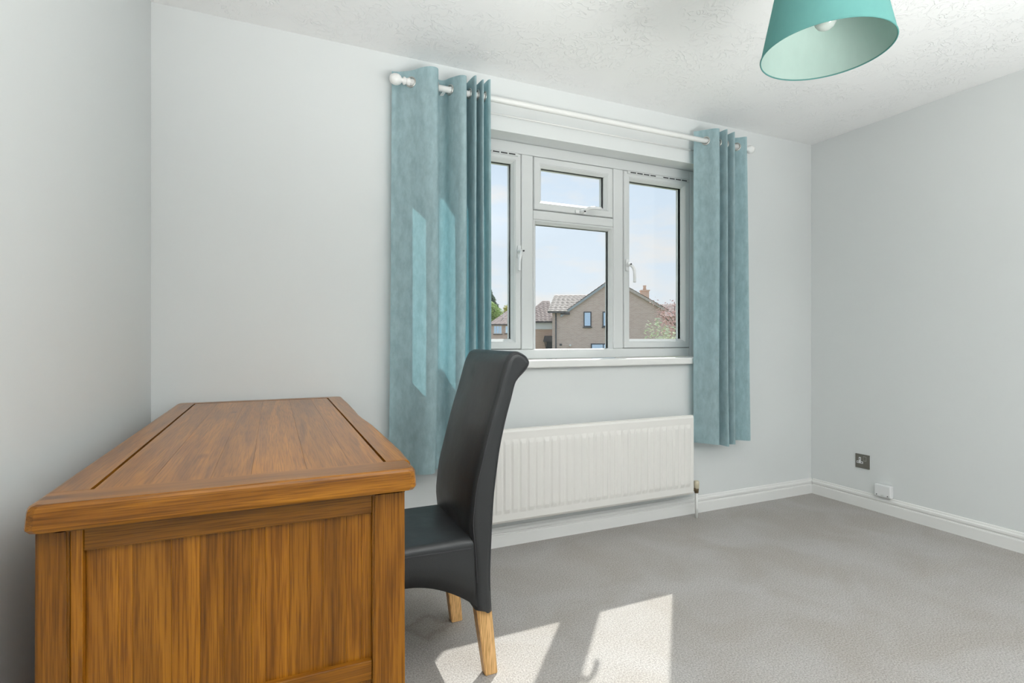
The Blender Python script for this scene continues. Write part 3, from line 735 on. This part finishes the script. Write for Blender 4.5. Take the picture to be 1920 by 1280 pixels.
# open cone: rebuild without caps
def cone(name, r0, z0, r1, z1, m, n=72):
    V = [(PXL+r0*math.cos(2*math.pi*j/n), PYL+r0*math.sin(2*math.pi*j/n), z0) for j in range(n)]+[(PXL+r1*math.cos(2*math.pi*j/n), PYL+r1*math.sin(2*math.pi*j/n), z1) for j in range(n)]
    return from_py(name, V, [(j, (j+1) % n, n+(j+1) % n, n+j) for j in range(n)], m, None, True)
bpy.data.objects.remove(shade)
shade = cone('lampshade', RB, RZ, RT, RZ+SH, M['shade_out']); LP.append(shade)
lin = cone('lining', RB-.0015, RZ+.001, RT-.0015, RZ+SH-.001, M['shade_in']); lin.parent = shade; lin['label'] = 'pale green shade lining'
for r, z in ((RB-.0005, RZ), (RT-.0005, RZ+SH)):
    e = tube('rim', [(PXL+r*math.cos(2*math.pi*j/72), PYL+r*math.sin(2*math.pi*j/72), z) for j in range(72)], .0020, M['shade_out'], None, 8, True); e.parent = shade
hz = RZ+SH-.03
for a in range(3):
    an = a*2*math.pi/3
    e = tube('spider_arm', [(PXL+.02*math.cos(an), PYL+.02*math.sin(an), hz), (PXL+(RT+.004)*math.cos(an), PYL+(RT+.004)*math.sin(an), hz)], .0015, M['white_pl'], None, 6); e.parent = shade
LP.append(lathe('lamp_holder', [(.0, hz+.045), (.010, hz+.04), (.017, hz+.02), (.020, hz), (.020, hz-.03), (.016, hz-.034), (0, hz-.034)], M['white_pl'], None, 'z', (PXL, PYL, 0), 24))
bz = RZ+.062
mbulb, tb, pb = mat('frosted_bulb_glass'); pb.inputs['Base Color'].default_value = (.62, .68, .64, 1); pb.inputs['Roughness'].default_value = .06; pb.inputs['Transmission Weight'].default_value = .4
LP.append(lathe('bulb', [(0, bz), (.011, bz+.0015), (.020, bz+.007), (.027, bz+.017), (.030, bz+.030), (.0285, bz+.043), (.023, bz+.058), (.016, bz+.073), (.0135, bz+.085), (.0135, hz-.025)], mbulb, None, 'z', (PXL, PYL, 0), 28))
LP.append(tube('cable', [(PXL, PYL, hz+.04), (PXL, PYL, ZC-.02)], .0035, M['white_pl'], None, 8))
LP.append(lathe('ceiling_rose', [(.0, ZC-.034), (.008, ZC-.032), (.022, ZC-.026), (.036, ZC-.014), (.040, ZC)], M['white_pl'], None, 'z', (PXL, PYL, 0), 32))
for o in LP: o.parent = lamp; o.location = -lamp.location

# ------------------------------------------------------------------ sockets on the right wall
so = tag(empty('wall_socket', (XR, 2.117, .282)), 'dark brushed-metal single switched socket on the right wall', 'socket')
plate = box('face_plate', XR-.006, XR, 2.074, 2.160, .239, .325, M['steel'], None, .0015)
# outlet shape in white, holes dark
ins = boxes('outlet_insert', [(XR-.0075, XR-.0055, 2.125, 2.137, .280, .306), (XR-.0075, XR-.0055, 2.112, 2.150, .268, .281)], M['white_pl'])
sl = [box('pin_hole', XR-.0082, XR-.007, a, b, c, d, M['dark']) for a, b, c, d in ((2.129, 2.133, .290, .300), (2.139, 2.146, .272, .277), (2.116, 2.123, .272, .277))]
rk = box('rocker_switch', XR-.009, XR-.0055, 2.094, 2.108, .288, .312, M['steel'], None, .001)
rf = boxes('switch_surround', [(XR-.0066, XR-.0055, 2.0925, 2.1095, .3125, .3140), (XR-.0066, XR-.0055, 2.0925, 2.1095, .286, .2875), (XR-.0066, XR-.0055, 2.0922, 2.0938, .286, .314), (XR-.0066, XR-.0055, 2.1082, 2.1098, .286, .314)], M['chrome'])
for o in (plate, ins, rk, rf): o.parent = so; o.location = -so.location
for o in sl: o.parent = ins
jb = tag(empty('outlet_box', (XR, 1.98, .12)), 'small white plastic outlet box just above the right-hand skirting board', 'outlet box')
bod = box('back_box', XR-.030, XR-.0005, 1.936, 2.030, .100, .172, M['white_pl'], None, .006, 3)
fp = box('cover', XR-.034, XR-.029, 1.940, 2.026, .103, .169, M['white_pl'], None, .002)
sc1 = [lathe('screw', [(.0, 0), (.003, .0005), (.003, .002)], M['dark'], None, 'x', (XR-.0352, y, .112), 10) for y in (1.952, 2.014)]
jk = box('jack_shutter', XR-.0352, XR-.0335, 1.974, 1.990, .106, .116, M['upvc'], None, .0005)
for o in [bod, fp, jk]+sc1: o.parent = jb; o.location = -jb.location

# ------------------------------------------------------------------ outside
GZ = -2.6
struct(box('ground', -150, 200, 2.9, 260, GZ-.1, GZ, M['ground']), 'grass and paving outside the window', 'ground')
FWD = Vector((math.sin(YAW), math.cos(YAW), 0)); RGT = Vector((math.cos(YAW), -math.sin(YAW), 0))
def site(right, ahead): return RGT*right+FWD*ahead
def roof(name, a, b, c, d, m, parent, pitch=.30, rowlen=.26, th=.03):
    """tiled slope: a,b along the eave, d,c along the ridge; stepped courses with rolled tiles"""
    a, b, c, d = map(Vector, (a, b, c, d)); nr = max(2, int((d-a).length/rowlen)); V = []; F = []
    nrm = (b-a).cross(d-a).normalized()
    if nrm.z < 0: nrm = -nrm
    for r in range(nr):
        e0 = a.lerp(d, r/nr); e1 = b.lerp(c, r/nr); f0 = a.lerp(d, (r+1.08)/nr); f1 = b.lerp(c, (r+1.08)/nr)
        nc_ = max(2, int((e1-e0).length/pitch))*2
        s = len(V)
        for k in range(nc_+1):
            t = k/nc_; up = th*(1+.9*(k % 2))
            V += [e0.lerp(e1, t)-nrm*.01, e0.lerp(e1, t)+nrm*up, f0.lerp(f1, t)+nrm*up*.25]
        for k in range(nc_):
            i = s+k*3; F += [(i, i+3, i+4, i+1), (i+1, i+4, i+5, i+2)]
    return from_py(name, V, F, m, parent, fix=False)
def ext_window(parent, x0, x1, z0, z1, y, m, bars=()):
    f = ring_profile('window', x0, x1, z0, z1, [(0, y-.03), (.07, y-.03), (.07, y+.06), (0, y+.06)], m, parent)
    box('pane', x0+.06, x1-.06, y, y+.02, z0+.06, z1-.06, M['extglass'], f)
    for b in bars: box('glazing_bar', b-.03, b+.03, y-.02, y+.01, z0+.06, z1-.06, m, f)
    box('window_ledge', x0-.05, x1+.05, y-.08, y+.02, z0-.07, z0, M['fascia_d'], f)
    return f
# --- gabled brick house straight across
hs = tag(empty('gabled_house', (site(6.558, 35).x, site(6.558, 35).y, 0), -YAW-math.radians(4.5)), 'brown brick house with a tall gable seen through the middle pane', 'house')
from_py('wall', [(-3.9, 0, GZ), (3.42, 0, GZ), (3.42, 0, 2.98), (0, 0, 4.86), (-3.1, 0, 2.86), (-3.9, 0, 2.86), (-3.9, 8, GZ), (3.42, 8, GZ), (3.42, 8, 2.98), (0, 8, 4.86), (-3.1, 8, 2.86), (-3.9, 8, 2.86)],
        [(0, 1, 2, 3, 4, 5), (6, 7, 8, 9, 10, 11), (0, 6, 11, 5), (1, 7, 8, 2), (2, 8, 9, 3), (3, 9, 10, 4), (4, 10, 11, 5)], M['brick'], hs)
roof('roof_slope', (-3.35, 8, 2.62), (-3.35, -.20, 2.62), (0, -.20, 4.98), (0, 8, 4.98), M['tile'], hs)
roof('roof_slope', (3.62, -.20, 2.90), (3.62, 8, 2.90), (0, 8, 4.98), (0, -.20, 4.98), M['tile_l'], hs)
for (x0, z0), nm in (((-3.35, 2.62), 'verge_board'), ((3.62, 2.90), 'verge_board')):
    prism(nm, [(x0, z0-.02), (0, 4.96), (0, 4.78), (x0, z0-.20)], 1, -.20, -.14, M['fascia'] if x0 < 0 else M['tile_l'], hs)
tube('ridge_tiles', [(0, -.2, 5.0), (0, 8, 5.0)], .09, M['tile'], hs, 8)
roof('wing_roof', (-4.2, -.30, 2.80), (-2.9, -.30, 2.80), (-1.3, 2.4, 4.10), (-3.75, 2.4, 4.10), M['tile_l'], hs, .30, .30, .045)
box('wing_gutter', -4.2, -3.05, -.36, -.26, 2.70, 2.80, M['fascia_d'], hs, .02)
box('soffit_box', -3.35, -2.75, -.22, .05, 2.60, 2.74, M['fascia_d'], hs)
tube('downpipe', [(-3.66, -.12, 2.75), (-3.66, -.10, GZ)], .045, M['fascia_d'], hs, 8)
ext_window(hs, -1.84, -1.33, 1.80, 2.80, -.03, M['extframe']); ext_window(hs, -.60, -.09, 1.80, 2.80, -.03, M['extframe'])
ext_window(hs, -1.36, .25, -.55, .70, -.03, M['extframe'], (-.55,))
lathe('wall_lamp', [(0, -.08), (.06, -.05), (.08, 0), (.06, .05), (0, .08)], M['extwhite'], hs, 'z', (-2.72, -.10, .57), 12)
box('meter_box', -3.42, -3.26, -.06, .02, .55, .68, M['fascia_d'], hs)
ch = box('chimney', 2.50, 3.05, 3.6, 4.2, 3.2, 4.45, M['brick_o'], hs); box('chimney_cap', 2.45, 3.10, 3.55, 4.25, 4.45, 4.53, M['brick_o'], ch)
lathe('chimney_pot', [(.13, 4.53), (.10, 4.75), (.12, 4.80), (.12, 4.88), (0, 4.88)], M['brick_o'], ch, 'z', (2.78, 3.9, 0), 12)
# --- lower house joined on at the left
p2 = site((1017-960)/998*40, 40)
h2 = tag(empty('side_house', (p2.x, p2.y, 0), -YAW), 'lower orange brick house with white band behind the gabled house', 'house')
box('wall', -1.55, .74, 0, 6, GZ, 1.72, M['brick_o'], h2); box('white_band', -1.6, .75, -.06, 6, 1.72, 2.30, M['cladding'], h2)
roof('roof_slope', (-1.75, -.25, 2.30), (.76, -.25, 2.30), (.76, 3, 4.06), (.25, 3, 4.06), M['tile'], h2, .3, .28, .04)
roof('roof_slope', (-1.75, 6.2, 2.30), (-1.75, -.25, 2.30), (.25, 3, 4.06), (.25, 3.02, 4.06), M['tile'], h2, .3, .28, .04)
box('gutter', -1.75, .74, -.32, -.22, 2.20, 2.30, M['fascia_d'], h2, .02)
pc = prism('porch_canopy', [(.15, 1.22), (.72, 1.22), (.72, .78), (.05, .78)], 1, -.9, 0, M['fascia_d'], h2)
box('porch_door', .30, .74, -.02, .03, GZ, .80, M['extframe'], h2)
tube('porch_bracket', [(.15, -.5, .80), (.30, -.1, .20)], .04, M['fascia_d'], h2, 6)
# --- hipped house far left
p3 = site((940-960)/998*50, 50)
h3 = tag(empty('hipped_house', (p3.x, p3.y, 0), -YAW), 'small far brick house with hipped roof in the left casement', 'house')
box('wall', -1.0, 7, 0, 7, GZ, 2.36, M['brick'], h3)
roof('roof_slope', (-1.2, -.25, 2.36), (7.2, -.25, 2.36), (6, 3.5, 3.95), (.75, 3.5, 3.95), M['tile'], h3, .4, .3)
roof('roof_slope', (-1.2, 7.2, 2.36), (-1.2, -.25, 2.36), (.75, 3.5, 3.95), (.75, 3.52, 3.95), M['tile'], h3, .4, .3)
box('gutter', -1.2, 7.1, -.3, -.2, 2.28, 2.36, M['fascia_d'], h3)
ext_window(h3, -.72, .06, 1.46, 2.24, -.03, M['extwhite'], (-.46, -.20)); ext_window(h3, .36, .78, 1.5, 2.24, -.03, M['extwhite'])
box('vent_pipe', .17, .23, 1.2, 1.3, 2.9, 3.55, M['extwhite'], h3)
# --- another roof behind the red-leaved tree
p4 = site((1275-960)/998*55, 55)
h4 = tag(empty('far_house', (p4.x, p4.y, 0), -YAW), 'far brown house partly hidden behind the red-leaved tree', 'house')
box('wall', -1.9, 6, 0, 6, GZ, 3.3, M['brick'], h4); roof('roof_slope', (-2.1, -.2, 3.3), (6.2, -.2, 3.3), (6.2, 3, 4.75), (-2.1, 3, 4.75), M['tile'], h4, .4, .3)
# --- planting
def leaf_mesh(name, n, sampler, size, m, parent, seed):
    rnd = random.Random(seed); V = []; F = []
    for _ in range(n):
        c = Vector(sampler(rnd)); s = size*rnd.uniform(.6, 1.3)
        a = Vector((rnd.gauss(0, 1), rnd.gauss(0, 1), rnd.gauss(0, 1))).normalized(); b = a.orthogonal().normalized()
        i = len(V); V += [c-a*s, c+b*s*.45, c+a*s, c-b*s*.45]; F.append((i, i+1, i+2, i+3))
    return from_py(name, V, F, m, parent, fix=False)
def ball(rx, ry, rz, z):
    def f(r):
        while True:
            p = Vector((r.uniform(-1, 1), r.uniform(-1, 1), r.uniform(-1, 1)))
            if .35 < p.length <= 1: break
        lump = 1+.16*math.sin(5*p.x+3*p.z)+.12*math.sin(7*p.y+4*p.x)
        return (p.x*rx*lump, p.y*ry*lump, z+p.z*rz*lump)
    return f
def conef(r0, z0, z1):
    def f(r):
        t = r.random()**1.3; a = r.uniform(0, 6.283); tier = .75+.25*abs(math.sin(t*28))
        q = r0*(1-t)*tier*math.sqrt(r.uniform(.15, 1)); return (q*math.cos(a), q*math.sin(a), z0+(z1-z0)*t)
    return f
def tree(name, label, right, ahead, foliage, leaf, trunk_top, trunk_r, seed):
    p_ = site(right, ahead); o = tag(empty(name, (p_.x, p_.y, GZ)), label, 'tree' if 'bush' not in name else 'bush', 'trees beyond the houses' if ahead > 50 else None)
    tube('trunk', [(0, 0, 0), (.05, 0, trunk_top*.5), (0, .04, trunk_top)], [trunk_r, trunk_r*.8, trunk_r*.4], M['bark'], o, 8)
    for n, smp, sz in foliage: leaf_mesh('foliage', n, smp, sz, leaf, o, seed); seed += 1
    return o
tree('conifer_tree', 'tall dark conifer rising behind the hipped house', -2.85, 66, [(9000, conef(4.6, 1.5, 9.9), .24)], M['leaf_dark'], 9.3, .2, 11)
tree('broadleaf_tree', 'bright green leafy tree beside the hipped house', -2.15, 59.8, [(7000, ball(1.5, 1.2, 2.4, 5.1), .17)], M['leaf_green'], 4.5, .15, 21)
tree('broadleaf_tree', 'yellow-green tree peeping over the hipped house roof', -.35, 62, [(3000, ball(1.0, .9, 1.5, 5.9), .16)], M['leaf_yellow'], 5.5, .12, 31)
rt_ = tree('red_leaved_tree', 'thin ornamental tree with sparse reddish leaves by the far casement', 4.30, 14, [(950, ball(.50, .5, .48, 4.12), .036)], M['leaf_red'], 4.6, .02, 41)
for k in range(7):
    rr = random.Random(60+k); zb = rr.uniform(3.6, 4.3); e = Vector((rr.uniform(-.6, .35), rr.uniform(-.4, .4), zb+rr.uniform(.25, .6)))
    tube('branch', [(0, 0, zb), (e.x*.5, e.y*.5, (zb+e.z)/2+.04), tuple(e)], [.008, .006, .003], M['bark'], rt_, 6)
    lf_ = lambda r, e=e: (e.x+r.gauss(0, .07), e.y+r.gauss(0, .07), e.z+r.gauss(0, .07))
    leaf_mesh('foliage', 26, lf_, .03, M['leaf_red'], rt_, 80+k)
tree('variegated_bush', 'pale variegated bush at the foot of the far casement', 3.62, 12.3, [(16000, ball(.95, .8, 1.85, 1.92), .045)], M['leaf_pale'], 2.6, .05, 51)
